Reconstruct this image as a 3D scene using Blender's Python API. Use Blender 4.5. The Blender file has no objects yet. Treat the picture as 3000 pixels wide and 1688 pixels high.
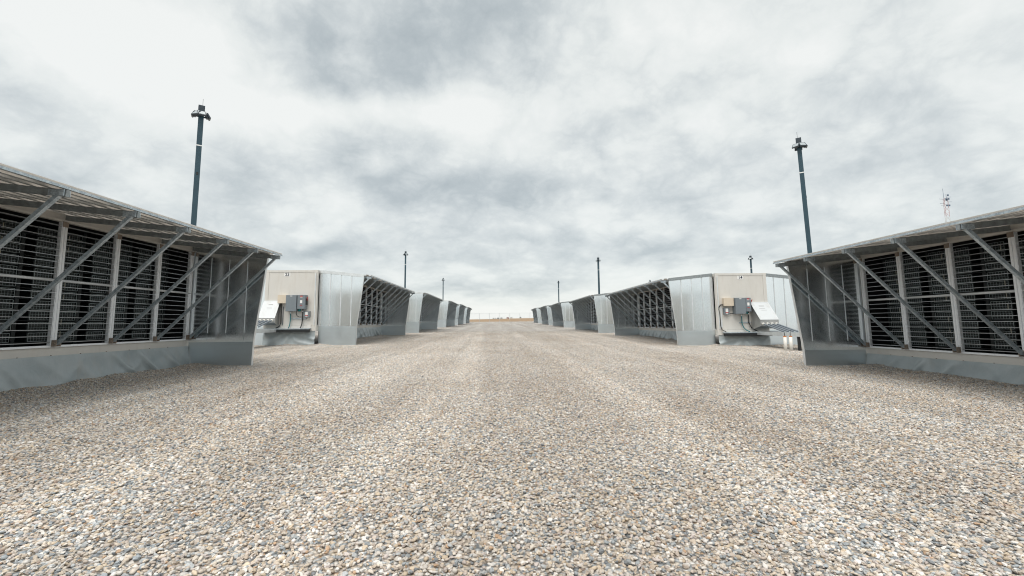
import bpy, math, random
import numpy as np
from mathutils import Vector, Matrix, noise as mnoise

R = math.radians
scene = bpy.context.scene
col = scene.collection
random.seed(7)

# ------------------------------------------------------------------ camera
CAM_Z = 1.36
FPX = 1333.0                       # focal length in pixels of a 3000 px wide frame
cam_d = bpy.data.cameras.new('camera')
cam_d.sensor_width = 36.0
cam_d.lens = 36.0 * FPX / 3000.0
cam_d.shift_y = -44.0 / 3000.0
cam_d.clip_start = 0.05
cam_d.clip_end = 20000.0
cam = bpy.data.objects.new('camera', cam_d)
col.objects.link(cam)
yaw, pitch, roll = math.atan(40.0 / FPX), math.atan(148.0 / FPX), R(0.5)
fwd = Vector((math.sin(yaw) * math.cos(pitch), math.cos(yaw) * math.cos(pitch), math.sin(pitch)))
right0 = Vector((math.cos(yaw), -math.sin(yaw), 0))
up0 = right0.cross(fwd)
right = right0 * math.cos(roll) - up0 * math.sin(roll)
up = up0 * math.cos(roll) + right0 * math.sin(roll)
cam.matrix_world = Matrix(((right.x, up.x, -fwd.x, 0), (right.y, up.y, -fwd.y, 0),
                           (right.z, up.z, -fwd.z, CAM_Z), (0, 0, 0, 1)))
scene.camera = cam

# ------------------------------------------------------------------ sky and sun
SUN_EL, SUN_AZ = R(66), R(200)      # azimuth clockwise from +Y
world = bpy.data.worlds.new('World')
scene.world = world
world.use_nodes = True
wt = world.node_tree
wt.nodes.clear()


def wn(kind, **kw):
    n = wt.nodes.new(kind)
    for k, v in kw.items():
        setattr(n, k, v)
    return n


def wmath(op, a, b=None, clamp=False):
    n = wn('ShaderNodeMath', operation=op, use_clamp=clamp)
    for i, v in enumerate((a, b)):
        if v is None:
            continue
        if isinstance(v, (int, float)):
            n.inputs[i].default_value = v
        else:
            wt.links.new(v, n.inputs[i])
    return n.outputs[0]


tc = wn('ShaderNodeTexCoord')
sep = wn('ShaderNodeSeparateXYZ')
wt.links.new(tc.outputs['Generated'], sep.inputs[0])
den = wmath('ADD', wmath('MAXIMUM', sep.outputs['Z'], 0.0), 0.32)
comb = wn('ShaderNodeCombineXYZ')
wt.links.new(wmath('DIVIDE', sep.outputs['X'], den), comb.inputs[0])
wt.links.new(wmath('DIVIDE', sep.outputs['Y'], den), comb.inputs[1])


zr = wmath('MULTIPLY', wmath('SQRT', wmath('ADD', wmath('MAXIMUM', sep.outputs['Z'], 0.0), 0.015)), 1.75)
lump = wn('ShaderNodeCombineXYZ')                 # lumpy cloud: flattens towards the horizon
wt.links.new(sep.outputs['X'], lump.inputs[0])
wt.links.new(sep.outputs['Y'], lump.inputs[1])
wt.links.new(zr, lump.inputs[2])


def wnoise(src, scale, detail, rough, dist, off):
    mp = wn('ShaderNodeMapping')
    mp.inputs['Location'].default_value = off
    wt.links.new(src.outputs[0], mp.inputs[0])
    n = wn('ShaderNodeTexNoise')
    n.inputs['Scale'].default_value = scale
    n.inputs['Detail'].default_value = detail
    n.inputs['Roughness'].default_value = rough
    n.inputs['Distortion'].default_value = dist
    wt.links.new(mp.outputs[0], n.inputs['Vector'])
    return n.outputs['Fac']


def wsmooth(v, a, b):
    n = wn('ShaderNodeMapRange', interpolation_type='SMOOTHSTEP')
    wt.links.new(v, n.inputs[0])
    n.inputs[1].default_value, n.inputs[2].default_value = a, b
    return n.outputs[0]


big = wnoise(comb, 1.1, 3.0, 0.5, 0.2, (3.1, 1.7, 0.0))
mid = wnoise(lump, 3.0, 8.0, 0.56, 0.1, (-2.3, 5.2, 1.0))
mid_b = wnoise(lump, 3.0, 4.0, 0.55, 0.1, (-2.3, 5.2, 1.07))


def billow(scale, detail, off):
    """rounded heads with dark creases between them"""
    return wmath('ABSOLUTE', wmath('MULTIPLY', wmath('SUBTRACT', wnoise(lump, scale, detail, 0.6, 0.2, off), 0.5), 3.6))


heads = wmath('ADD', wmath('MULTIPLY', billow(4.5, 1.0, (1.3, 0.6, 4.0)), 0.5), wmath('MULTIPLY', billow(11.0, 7.0, (4.3, 2.6, 1.0)), 0.5))
dens = wmath('ADD', wmath('MULTIPLY', wmath('SUBTRACT', big, 0.5), 0.40),
             wmath('SUBTRACT', wmath('MULTIPLY', wmath('SUBTRACT', wsmooth(mid, 0.41, 0.585), 0.5), 0.26),
                   wmath('MULTIPLY', wmath('SUBTRACT', wmath('MINIMUM', heads, 0.9), 0.4), 0.50)))
# cloud base is darker than the billows above it
dens = wmath('ADD', wmath('ADD', dens, 0.305), wmath('MULTIPLY', wmath('SUBTRACT', mid_b, mid), 1.2))
# cloud masses of this particular sky: centre and half size on the cloud deck, thickness
CLOUDS = [
    (-0.27, 1.00, 0.26, 0.11, 0.30), (-0.01, 0.96, 0.15, 0.12, 0.24), (-0.41, 0.91, 0.14, 0.07, 0.20), (-0.18, 1.09, 0.26, 0.05, 0.14),
    (-0.85, 1.47, 0.26, 0.17, 0.22), (-1.06, 1.26, 0.21, 0.10, 0.16), (-0.19, 1.58, 0.27, 0.15, 0.24), (0.20, 1.58, 0.22, 0.13, 0.20),
    (-0.27, 1.33, 0.16, 0.08, 0.14), (0.58, 1.62, 0.15, 0.10, 0.18), (1.07, 1.02, 0.18, 0.08, 0.12), (1.50, 1.37, 0.15, 0.14, 0.16),
    (-0.82, 1.96, 0.36, 0.09, 0.20), (0.43, 1.92, 0.44, 0.09, 0.16), (1.01, 1.89, 0.29, 0.10, 0.14),
    (-0.83, 0.88, 0.18, 0.13, -0.30), (-0.68, 1.09, 0.16, 0.09, -0.22), (-0.42, 1.17, 0.15, 0.05, -0.28), (-0.15, 1.20, 0.23, 0.05, -0.12),
    (0.59, 0.91, 0.28, 0.15, -0.24), (0.69, 1.25, 0.21, 0.10, -0.16), (-0.64, 1.66, 0.18, 0.12, -0.16), (-0.02, 2.69, 0.97, 0.17, -0.20),
]
for cx, cy, rx, ry, amt in CLOUDS:
    sub = wn('ShaderNodeVectorMath', operation='SUBTRACT')
    wt.links.new(comb.outputs[0], sub.inputs[0])
    sub.inputs[1].default_value = (cx, cy, 0)
    mul = wn('ShaderNodeVectorMath', operation='MULTIPLY')
    wt.links.new(sub.outputs[0], mul.inputs[0])
    mul.inputs[1].default_value = (1 / rx, 1 / ry, 0)
    dot = wn('ShaderNodeVectorMath', operation='DOT_PRODUCT')
    wt.links.new(mul.outputs[0], dot.inputs[0])
    wt.links.new(mul.outputs[0], dot.inputs[1])
    g = wmath('EXPONENT', wmath('MULTIPLY', dot.outputs['Value'], -0.8))
    dens = wmath('ADD', dens, wmath('MULTIPLY', g, amt))
ramp = wn('ShaderNodeValToRGB')
cr = ramp.color_ramp
cr.interpolation = 'LINEAR'
cr.elements[0].position = 0.12
cr.elements[0].color = (0.89, 0.905, 0.88, 1)
cr.elements[1].position = 0.98
cr.elements[1].color = (0.40, 0.45, 0.47, 1)
for ps, cc in ((0.36, (0.80, 0.83, 0.81, 1)), (0.55, (0.66, 0.70, 0.70, 1)), (0.76, (0.505, 0.553, 0.567, 1))):
    e = cr.elements.new(ps)
    e.color = cc
wt.links.new(dens, ramp.inputs[0])
sky = wn('ShaderNodeTexSky', sky_type='NISHITA')
sky.sun_disc = False
sky.sun_elevation = SUN_EL
sky.sun_rotation = SUN_AZ
skys = wn('ShaderNodeVectorMath', operation='SCALE')
wt.links.new(sky.outputs[0], skys.inputs[0])
skys.inputs['Scale'].default_value = 0.2   # 0.2 x 0.50 = strength 0.1
mixs = wn('ShaderNodeMixRGB')
mixs.inputs[0].default_value = 0.94          # cloud cover
wt.links.new(skys.outputs[0], mixs.inputs[1])
wt.links.new(ramp.outputs[0], mixs.inputs[2])
bg = wn('ShaderNodeBackground')
bg.inputs['Strength'].default_value = 0.50
wt.links.new(mixs.outputs[0], bg.inputs['Color'])
wo = wn('ShaderNodeOutputWorld')
wt.links.new(bg.outputs[0], wo.inputs[0])

world.cycles.sampling_method = 'MANUAL'
world.cycles.sample_map_resolution = 512

sun_d = bpy.data.lights.new('sun', 'SUN')
sun_d.energy = 1.5
sun_d.angle = R(50)
sun_d.color = (1.0, 0.96, 0.9)
sun = bpy.data.objects.new('sun', sun_d)
col.objects.link(sun)
sdir = Vector((math.sin(SUN_AZ) * math.cos(SUN_EL), math.cos(SUN_AZ) * math.cos(SUN_EL), math.sin(SUN_EL)))
sun.rotation_euler = sdir.to_track_quat('Z', 'Y').to_euler()

vs = scene.view_settings
vs.view_transform = 'Standard'
vs.look = 'None'
vs.exposure = 1.04
vs.gamma = 1.0
vs.use_curve_mapping = False
scene.cycles.max_bounces = 8
scene.cycles.filter_width = 1.1


# ------------------------------------------------------------------ terrain
def smooth(a, b, t):
    t = max(0.0, min(1.0, (t - a) / (b - a)))
    return t * t * (3 - 2 * t)


def ground_z(x, y):
    cx = max(-16.0, min(16.0, x))
    z = -0.0085 * cx * (1 - smooth(80, 150, y)) + 0.0145 * min(y, 130.0)
    if y > 130:
        z += 0.0104 * (min(y, 1250.0) - 130)
        z += smooth(300, 1200, y) * (1.0 * math.sin(x * 0.006 + 0.4) + 1.3 * smooth(-60, 90, x))
    if y > 1250:
        z -= 0.012 * (min(y, 3000) - 1250)
    return z


# ------------------------------------------------------------------ material helpers
def srgb(r, g, b):
    f = lambda c: (c / 255 / 12.92) if c / 255 <= 0.04045 else ((c / 255 + 0.055) / 1.055) ** 2.4
    return (f(r), f(g), f(b), 1)


class NT:
    def __init__(self, name):
        self.m = bpy.data.materials.new(name)
        self.m.use_nodes = True
        self.t = self.m.node_tree
        self.t.nodes.clear()
        self.out = self.n('ShaderNodeOutputMaterial')
        self.p = self.n('ShaderNodeBsdfPrincipled')
        self.l(self.p.outputs[0], self.out.inputs[0])

    def n(self, kind, **kw):
        x = self.t.nodes.new(kind)
        for k, v in kw.items():
            setattr(x, k, v)
        return x

    def l(self, a, b):
        self.t.links.new(a, b)

    def set(self, **kw):
        for k, v in kw.items():
            self.p.inputs[k.replace('_', ' ')].default_value = v

    def coord(self, which='Object', scale=(1, 1, 1)):
        c = self.n('ShaderNodeTexCoord')
        mp = self.n('ShaderNodeMapping')
        mp.inputs['Scale'].default_value = scale
        self.l(c.outputs[which], mp.inputs[0])
        return mp.outputs[0]

    def world(self, scale=(1, 1, 1)):
        c = self.n('ShaderNodeNewGeometry')
        mp = self.n('ShaderNodeMapping')
        mp.inputs['Scale'].default_value = scale
        self.l(c.outputs['Position'], mp.inputs[0])
        return mp.outputs[0]

    def noise(self, vec, scale, detail=4, rough=0.55, dist=0.0):
        x = self.n('ShaderNodeTexNoise')
        self.l(vec, x.inputs['Vector'])
        x.inputs['Scale'].default_value = scale
        x.inputs['Detail'].default_value = detail
        x.inputs['Roughness'].default_value = rough
        x.inputs['Distortion'].default_value = dist
        return x.outputs['Fac']

    def ramp(self, fac, stops, interp='LINEAR'):
        x = self.n('ShaderNodeValToRGB')
        x.color_ramp.interpolation = interp
        els = x.color_ramp.elements
        while len(els) < len(stops):
            els.new(0.5)
        for el, (p, c) in zip(els, stops):
            el.position = p
            el.color = c
        self.l(fac, x.inputs[0])
        return x.outputs[0]

    def val(self, fac, lo, hi, a=0.3, b=0.7):
        x = self.n('ShaderNodeMapRange')
        self.l(fac, x.inputs[0])
        x.inputs[1].default_value = a
        x.inputs[2].default_value = b
        x.inputs[3].default_value = lo
        x.inputs[4].default_value = hi
        return x.outputs[0]

    def mix(self, fac, a, b, mode='MIX'):
        x = self.n('ShaderNodeMixRGB', blend_type=mode)
        for i, v in enumerate((fac, a, b)):
            if isinstance(v, (int, float, tuple)):
                x.inputs[i].default_value = v
            else:
                self.l(v, x.inputs[i])
        return x.outputs[0]

    def bump(self, h, strength=0.3, dist=0.01):
        x = self.n('ShaderNodeBump')
        x.inputs['Strength'].default_value = strength
        x.inputs['Distance'].default_value = dist
        self.l(h, x.inputs['Height'])
        self.l(x.outputs[0], self.p.inputs['Normal'])


def painted(name, rgb, rough=0.5, vary=0.12, dirt=None, metallic=0.0):
    t = NT(name)
    v = t.world()
    n = t.noise(v, 1.6, 6, 0.6)
    a = tuple(c * (1 - vary) for c in rgb[:3]) + (1,)
    b = tuple(min(1, c * (1 + vary)) for c in rgb[:3]) + (1,)
    c = t.ramp(n, [(0.3, a), (0.7, b)])
    if dirt:
        s = t.noise(t.world((5, 5, 0.7)), 1.0, 5, 0.65)
        c = t.mix(t.val(s, 0, 0.55, 0.52, 0.75), c, dirt)
    t.l(c, t.p.inputs['Base Color'])
    t.set(Roughness=rough, Metallic=metallic)
    t.bump(t.noise(v, 9, 4), 0.08, 0.01)
    return t.m


def metal(name, rgb, rough=(0.2, 0.4), scale=(1, 1, 1), nscale=3.0, vary=0.12, bumpd=0.0, metallic=1.0, bscale=(0.8, 0.8, 0.5), spangle=0.0):
    t = NT(name)
    v = t.world(scale)
    n = t.noise(v, nscale, 6, 0.6)
    a = tuple(c * (1 - vary) for c in rgb[:3]) + (1,)
    b = tuple(min(1, c * (1 + vary)) for c in rgb[:3]) + (1,)
    c = t.ramp(n, [(0.32, a), (0.68, b)])
    if spangle:
        vo = t.n('ShaderNodeTexVoronoi')
        vo.inputs['Scale'].default_value = 45
        t.l(t.world(), vo.inputs['Vector'])
        sp = t.n('ShaderNodeSeparateXYZ')
        t.l(vo.outputs['Color'], sp.inputs[0])
        c = t.mix(spangle, c, t.ramp(sp.outputs[0], [(0, (0.25, 0.27, 0.29, 1)), (1, (0.95, 0.97, 1, 1))]), 'OVERLAY')
    t.l(c, t.p.inputs['Base Color'])
    t.l(t.val(t.noise(t.world((1.3, 1.3, 0.6)), 2.2, 5, 0.6), rough[0], rough[1]), t.p.inputs['Roughness'])
    t.set(Metallic=metallic)
    if bumpd:
        t.bump(t.noise(t.world(bscale), 1.4, 2, 0.5), 0.5, bumpd)
    return t.m


M = {}
M['beige'] = painted('container_beige', srgb(211, 208, 202), 0.5, 0.03, srgb(198, 191, 181))
M['beige_box'] = painted('box_beige', srgb(212, 199, 180), 0.45, 0.04)
M['roof'] = painted('roof_paint', srgb(190, 184, 174), 0.55, 0.1, srgb(140, 130, 118))
M['sheet'] = metal('galvanised_sheet', (0.90, 0.94, 0.96), (0.12, 0.21), (1, 1, 0.4), 1.0, 0.03, 0.006)
M['kick'] = metal('galvanised_kick_sheet', (0.70, 0.76, 0.79), (0.30, 0.42), (1, 1, 2), 1.0, 0.04, 0.006)
M['seam'] = metal('seam_flange', (0.78, 0.81, 0.82), (0.35, 0.5), metallic=0.6)
M['post'] = metal('post_steel', (0.94, 0.965, 0.99), (0.35, 0.5), (4, 4, 1), 3, 0.01, metallic=0.15)
M['slat'] = metal('slat_steel', (0.50, 0.52, 0.54), (0.35, 0.5), (1, 1, 1), 4, 0.1, metallic=0.8)
M['brace'] = metal('hot_dip_galvanised', (0.46, 0.52, 0.56), (0.42, 0.62), (3, 3, 3), 4, 0.22, 0, 0.7, spangle=0.3)
M['rafter'] = metal('rafter_steel', (0.33, 0.36, 0.37), (0.45, 0.65), (3, 3, 3), 4, 0.2, 0, 0.7)
M['canopy'] = metal('corrugated_sheet', (0.82, 0.81, 0.79), (0.3, 0.42), (2, 2, 2), 2, 0.05, 0, 0.75)
M['rail'] = painted('rail_white', srgb(226, 230, 232), 0.4, 0.03)
M['rust'] = painted('rusty_bracket', srgb(142, 130, 118), 0.65, 0.2, srgb(104, 76, 56))
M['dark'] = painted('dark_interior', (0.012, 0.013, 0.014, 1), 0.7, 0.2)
M['machine'] = painted('machine_case', (0.008, 0.014, 0.015, 1), 0.5, 0.2)
M['wire'] = metal('grille_wire', (0.40, 0.46, 0.46), (0.35, 0.5), metallic=0.6)
M['cable_white'] = painted('white_cable', (0.55, 0.53, 0.44, 1), 0.5, 0.1)
M['grey_box'] = painted('enclosure_grey', srgb(122, 130, 136), 0.4, 0.05)
M['label_white'] = painted('sticker_white', (0.82, 0.82, 0.8, 1), 0.5, 0.02)
M['ink'] = painted('ink_navy', srgb(28, 40, 58), 0.5, 0.02)
M['ink_grey'] = painted('ink_grey', srgb(140, 140, 140), 0.5, 0.02)
M['red'] = painted('sticker_red', srgb(178, 40, 38), 0.45, 0.05)
M['teal'] = painted('teal_cable', srgb(30, 116, 122), 0.45, 0.08)
M['black'] = painted('black_rubber', (0.018, 0.02, 0.022, 1), 0.5, 0.1)
M['conduit'] = painted('grey_conduit', srgb(112, 120, 128), 0.35, 0.08)
M['hood'] = painted('hood_white', srgb(200, 204, 206), 0.35, 0.03, srgb(180, 178, 172))
M['hood_side'] = metal('hood_side_steel', (0.50, 0.50, 0.49), (0.3, 0.45), metallic=0.85)
M['pvc'] = painted('white_pvc', srgb(226, 224, 218), 0.4, 0.03, srgb(190, 180, 166))
M['orange'] = painted('orange_cap', srgb(190, 118, 58), 0.5, 0.1)
M['pole'] = painted('pole_paint', srgb(46, 72, 84), 0.38, 0.1)
M['pole_dark'] = painted('pole_dark_fitting', srgb(52, 62, 70), 0.4, 0.1)
M['lens'] = painted('lamp_lens', srgb(166, 174, 178), 0.2, 0.03)
M['tower_red'] = painted('tower_red', srgb(192, 160, 160), 0.5, 0.05)
M['tower_white'] = painted('tower_white', srgb(206, 208, 208), 0.5, 0.03)
M['tower_dark'] = painted('antenna_dark', srgb(92, 108, 128), 0.5, 0.05)
M['fence'] = painted('fence_steel', srgb(178, 184, 186), 0.5, 0.05)


def tarp_mat():
    t = NT('grey_tarp')
    v = t.world()
    n = t.noise(v, 2.0, 5, 0.6)
    c = t.ramp(n, [(0.3, srgb(156, 167, 171)), (0.7, srgb(180, 188, 190))])
    s = t.noise(t.world((1, 1, 0.4)), 5.0, 5, 0.6)
    c = t.mix(t.val(s, 0, 0.35, 0.55, 0.75), c, srgb(176, 172, 164))
    t.l(c, t.p.inputs['Base Color'])
    t.set(Roughness=0.36)
    t.bump(t.noise(t.world((1.5, 1.5, 1)), 4.0, 4, 0.55, 0.6), 0.35, 0.03)
    return t.m


M['tarp'] = tarp_mat()

STONES = [
    (0.00, srgb(218, 207, 192)), (0.16, srgb(205, 189, 170)), (0.28, srgb(228, 223, 216)),
    (0.41, srgb(188, 174, 161)), (0.51, srgb(176, 183, 187)), (0.61, srgb(210, 191, 164)),
    (0.69, srgb(146, 158, 166)), (0.77, srgb(236, 233, 229)), (0.86, srgb(202, 191, 186)),
    (0.92, srgb(104, 117, 128)), (0.97, srgb(188, 150, 112)), (0.99, srgb(152, 126, 110)),
]
_mean = [sum(c[1][k] for c in STONES) / len(STONES) for k in range(3)]
STONES = [(p, tuple(1.0 * (0.965, 1.0, 1.035)[k] * (0.74 * c[k] + 0.26 * _mean[k]) for k in range(3)) + (1,)) for p, c in STONES]


def lanes(t, c):
    """dusty wheel lanes and patches in the stone colour"""
    tr = t.noise(t.world((0.75, 0.022, 0)), 1.0, 4, 0.6, 0.3)
    c = t.mix(1.0, c, t.ramp(tr, [(0.36, (0.89, 0.875, 0.86, 1)), (0.5, (0.98, 0.975, 0.97, 1)), (0.62, (1.15, 1.15, 1.15, 1))]), 'MULTIPLY')
    pt = t.noise(t.world((1, 0.6, 0)), 0.4, 5, 0.6)
    return t.mix(1.0, c, t.ramp(pt, [(0.34, (0.90, 0.87, 0.84, 1)), (0.66, (1.06, 1.07, 1.08, 1))]), 'MULTIPLY')


def stone_mat():
    t = NT('pebbles')
    oi = t.n('ShaderNodeObjectInfo')
    c = t.ramp(oi.outputs['Random'], STONES, 'CONSTANT')
    wnz = t.n('ShaderNodeTexWhiteNoise', noise_dimensions='1D')
    t.l(oi.outputs['Random'], wnz.inputs['W'])
    c = t.mix(1.0, c, t.ramp(wnz.outputs['Value'], [(0, (0.72, 0.70, 0.68, 1)), (1, (1.08, 1.07, 1.06, 1))]), 'MULTIPLY')
    v = t.world()
    c = t.mix(0.5, c, t.ramp(t.noise(v, 90, 4, 0.6), [(0.3, (0.68, 0.66, 0.64, 1)), (0.7, (1.1, 1.1, 1.1, 1))]), 'MULTIPLY')
    c = lanes(t, c)
    t.l(c, t.p.inputs['Base Color'])
    t.set(Roughness=0.75)
    t.bump(t.noise(v, 160, 3), 0.3, 0.002)
    return t.m


def ground_mat():
    t = NT('gravel_and_grassland')
    v = t.world()
    vo = t.n('ShaderNodeTexVoronoi', feature='F1')
    vo.inputs['Scale'].default_value = 34
    t.l(v, vo.inputs['Vector'])
    sp = t.n('ShaderNodeSeparateXYZ')
    t.l(vo.outputs['Color'], sp.inputs[0])
    c = t.ramp(sp.outputs[0], STONES, 'CONSTANT')
    gap_shade = t.val(vo.outputs['Distance'], 0.93, 0.36, 0.30, 0.72)  # shade between pebbles put into the colour, darker towards cell edges
    g = t.n('ShaderNodeMixRGB', blend_type='MULTIPLY')
    g.inputs[0].default_value = 1.0
    t.l(c, g.inputs[1])
    t.l(gap_shade, g.inputs[2])
    c = g.outputs[0]
    c = lanes(t, c)
    # dry grassland beyond the pad
    gr = t.ramp(t.noise(t.world((0.02, 0.05, 1)), 1.0, 6, 0.65),
                [(0.3, srgb(122, 100, 74)), (0.55, srgb(150, 124, 94)), (0.75, srgb(130, 112, 88))])
    sx = t.n('ShaderNodeSeparateXYZ')
    t.l(v, sx.inputs[0])
    ed = t.n('ShaderNodeMath', operation='ADD')
    t.l(sx.outputs['Y'], ed.inputs[0])
    t.l(t.val(t.noise(v, 0.12, 4), -6, 6, 0.2, 0.8), ed.inputs[1])
    c = t.mix(t.val(ed.outputs[0], 0, 1, 134, 140), c, gr)
    t.l(c, t.p.inputs['Base Color'])
    t.set(Roughness=0.85)
    inv = t.val(vo.outputs['Distance'], 1, 0, 0, 0.8)
    t.bump(inv, 0.8, 0.02)
    return t.m


M['stone'] = stone_mat()
M['ground'] = ground_mat()


# ------------------------------------------------------------------ mesh helpers
class MB:
    def __init__(self):
        self.v, self.f = [], []

    def add(self, vs_, fs):
        o = len(self.v)
        self.v += [tuple(p) for p in vs_]
        self.f += [tuple(i + o for i in f) for f in fs]
        return self

    def box(self, x0, x1, y0, y1, z0, z1):
        if x0 > x1: x0, x1 = x1, x0
        if y0 > y1: y0, y1 = y1, y0
        if z0 > z1: z0, z1 = z1, z0
        return self.add([(x0, y0, z0), (x1, y0, z0), (x1, y1, z0), (x0, y1, z0),
                         (x0, y0, z1), (x1, y0, z1), (x1, y1, z1), (x0, y1, z1)],
                        [(0, 3, 2, 1), (4, 5, 6, 7), (0, 1, 5, 4), (1, 2, 6, 5), (2, 3, 7, 6), (3, 0, 4, 7)])

    def bar(self, p, q, a, b, ref=(0, 1, 0)):
        p, q = Vector(p), Vector(q)
        d = (q - p).normalized()
        s = Vector(ref)
        if abs(d.dot(s)) > 0.95:
            s = Vector((1, 0, 0))
        t = d.cross(s).normalized()
        s = t.cross(d).normalized()
        vs_ = []
        for c in (p, q):
            for i, j in ((-1, -1), (1, -1), (1, 1), (-1, 1)):
                vs_.append(c + s * (a / 2 * i) + t * (b / 2 * j))
        return self.add(vs_, [(0, 1, 2, 3), (7, 6, 5, 4), (0, 4, 5, 1), (1, 5, 6, 2), (2, 6, 7, 3), (3, 7, 4, 0)])

    def tube(self, pts, r, n=8, cap=True):
        pts = [Vector(p) for p in pts]
        o = len(self.v)
        k = len(pts)
        for i, p in enumerate(pts):
            d = (pts[min(i + 1, k - 1)] - pts[max(i - 1, 0)]).normalized()
            s = Vector((0, 0, 1)) if abs(d.z) < 0.9 else Vector((1, 0, 0))
            a = d.cross(s).normalized()
            b = d.cross(a).normalized()
            for j in range(n):
                t = 2 * math.pi * j / n
                self.v.append(tuple(p + (a * math.cos(t) + b * math.sin(t)) * r))
        for i in range(k - 1):
            for j in range(n):
                self.f.append((o + i * n + j, o + i * n + (j + 1) % n, o + (i + 1) * n + (j + 1) % n, o + (i + 1) * n + j))
        if cap:
            self.f.append(tuple(o + j for j in range(n))[::-1])
            self.f.append(tuple(o + (k - 1) * n + j for j in range(n)))
        return self

    def prism(self, poly, axis, a, b):
        """closed outline of 2D points pushed from a to b along an axis"""
        n = len(poly)

        def P(p, t):
            return {'x': (t, p[0], p[1]), 'y': (p[0], t, p[1]), 'z': (p[0], p[1], t)}[axis]
        vs_ = [P(p, a) for p in poly] + [P(p, b) for p in poly]
        fs = [tuple(range(n))[::-1], tuple(range(n, 2 * n))]
        fs += [(i, (i + 1) % n, n + (i + 1) % n, n + i) for i in range(n)]
        return self.add(vs_, fs)

    def mesh(self, name, mat, smooth_=False, sx=1):
        vs_ = [(x * sx, y, z) for x, y, z in self.v]
        me = bpy.data.meshes.new(name)
        me.from_pydata(vs_, [], self.f)
        import bmesh
        bm = bmesh.new()
        bm.from_mesh(me)
        bmesh.ops.recalc_face_normals(bm, faces=bm.faces)
        bm.to_mesh(me)
        bm.free()
        if smooth_:
            for p in me.polygons:
                p.use_smooth = True
        me.materials.append(mat)
        return me


def link(name, data, parent=None, loc=(0, 0, 0), rot=None):
    o = bpy.data.objects.new(name, data)
    col.objects.link(o)
    o.parent = parent
    o.location = loc
    if rot:
        o.rotation_euler = rot
    return o


def tag(o, label=None, cat=None, group=None, kind=None):
    for k, v in (('label', label), ('category', cat), ('group', group), ('kind', kind)):
        if v:
            o[k] = v
    return o


def text_mesh(s, size, mat, name):
    cu = bpy.data.curves.new(name, 'FONT')
    cu.body = s
    cu.size = size
    cu.align_x = 'CENTER'
    cu.align_y = 'CENTER'
    cu.extrude = 0.001
    cu.offset = size * 0.018
    o = bpy.data.objects.new(name, cu)
    col.objects.link(o)
    dg = bpy.context.evaluated_depsgraph_get()
    me = bpy.data.meshes.new_from_object(o.evaluated_get(dg))
    bpy.data.objects.remove(o)
    bpy.data.curves.remove(cu)
    me.materials.clear()
    me.materials.append(mat)
    # stand it up: text plane XY -> XZ, facing -Y
    me.transform(Matrix.Rotation(math.pi / 2, 4, 'X'))
    return me


# ------------------------------------------------------------------ ground sheet
def build_ground():
    ys = list(np.arange(-30, 150, 3.0)) + [160, 180, 210, 250, 300, 360, 440, 520, 620, 720, 840, 960, 1080, 1180, 1250, 1350, 1600, 2100, 3000, 5000, 9000]
    xs = sorted(set(list(np.arange(-30, 31, 3.0)) + [s * k for s in (-1, 1) for k in (36, 44, 56, 72, 95, 130, 180, 260, 400, 700, 1300, 2600, 5000, 9000)]))
    vs_ = [(x, y, ground_z(x, y)) for y in ys for x in xs]
    n = len(xs)
    fs = [(j * n + i, j * n + i + 1, (j + 1) * n + i + 1, (j + 1) * n + i) for j in range(len(ys) - 1) for i in range(n - 1)]
    me = bpy.data.meshes.new('ground')
    me.from_pydata(vs_, [], fs)
    for p in me.polygons:
        p.use_smooth = True
    me.materials.append(M['ground'])
    tag(link('ground', me), kind='structure')


build_ground()

# ------------------------------------------------------------------ container buildings
L = 11.6
NB = 9
BAY = L / NB
XL, XR = -8.6, 10.18
W_BOT, W_TOP = 0.51, 3.40
SILL, HEAD = 0.80, 3.24
CW = 2.44
cache = {}


def part(key, s, fn, mat, smooth_=False):
    """cached mesh of a part; s = +1 when the aisle lies towards +x"""
    k = (key, s)
    if k not in cache:
        b = MB()
        fn(b)
        cache[k] = b.mesh(key, mat, smooth_, s)
    return cache[k]


def canopy_profile():
    pts = []
    pitch = 0.24
    u = -0.06
    n = 11
    z = lambda q: 3.375 - 0.105 * q
    top = []
    for i in range(n):
        a = u + i * pitch
        top += [(a, z(a)), (a + 0.085, z(a + 0.085)), (a + 0.105, z(a + 0.105) + 0.055), (a + 0.220, z(a + 0.220) + 0.055)]
    top = [p for p in top if p[0] <= 2.45]
    bot = [(p[0], p[1] - 0.006) for p in top]
    return top + bot[::-1]


WING_OUT = [(2.10, 3.10), (1.80, 0.68)]


def wing_u(w):
    (a, b), (c, d) = WING_OUT
    return c + (a - c) * (w - d) / (b - d)


def ceil_w(u):
    return 3.36 - 0.105 * u


def wing_panels(b, i):
    us = [0.02, 0.52, 1.02, 1.52]
    a = us[i]
    if i < 3:
        c = us[i + 1] - 0.004
        poly = [(a, 0.70), (c, 0.70), (c, ceil_w(c)), (a, ceil_w(a))]
    else:
        c = wing_u(3.10)
        poly = [(a, 0.70), (wing_u(0.70), 0.70), (c, ceil_w(c)), (a, ceil_w(a))]
    off = 0.003 * (i % 2)
    b.prism(poly, 'y', -0.006 + off, 0.006 + off)


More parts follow.
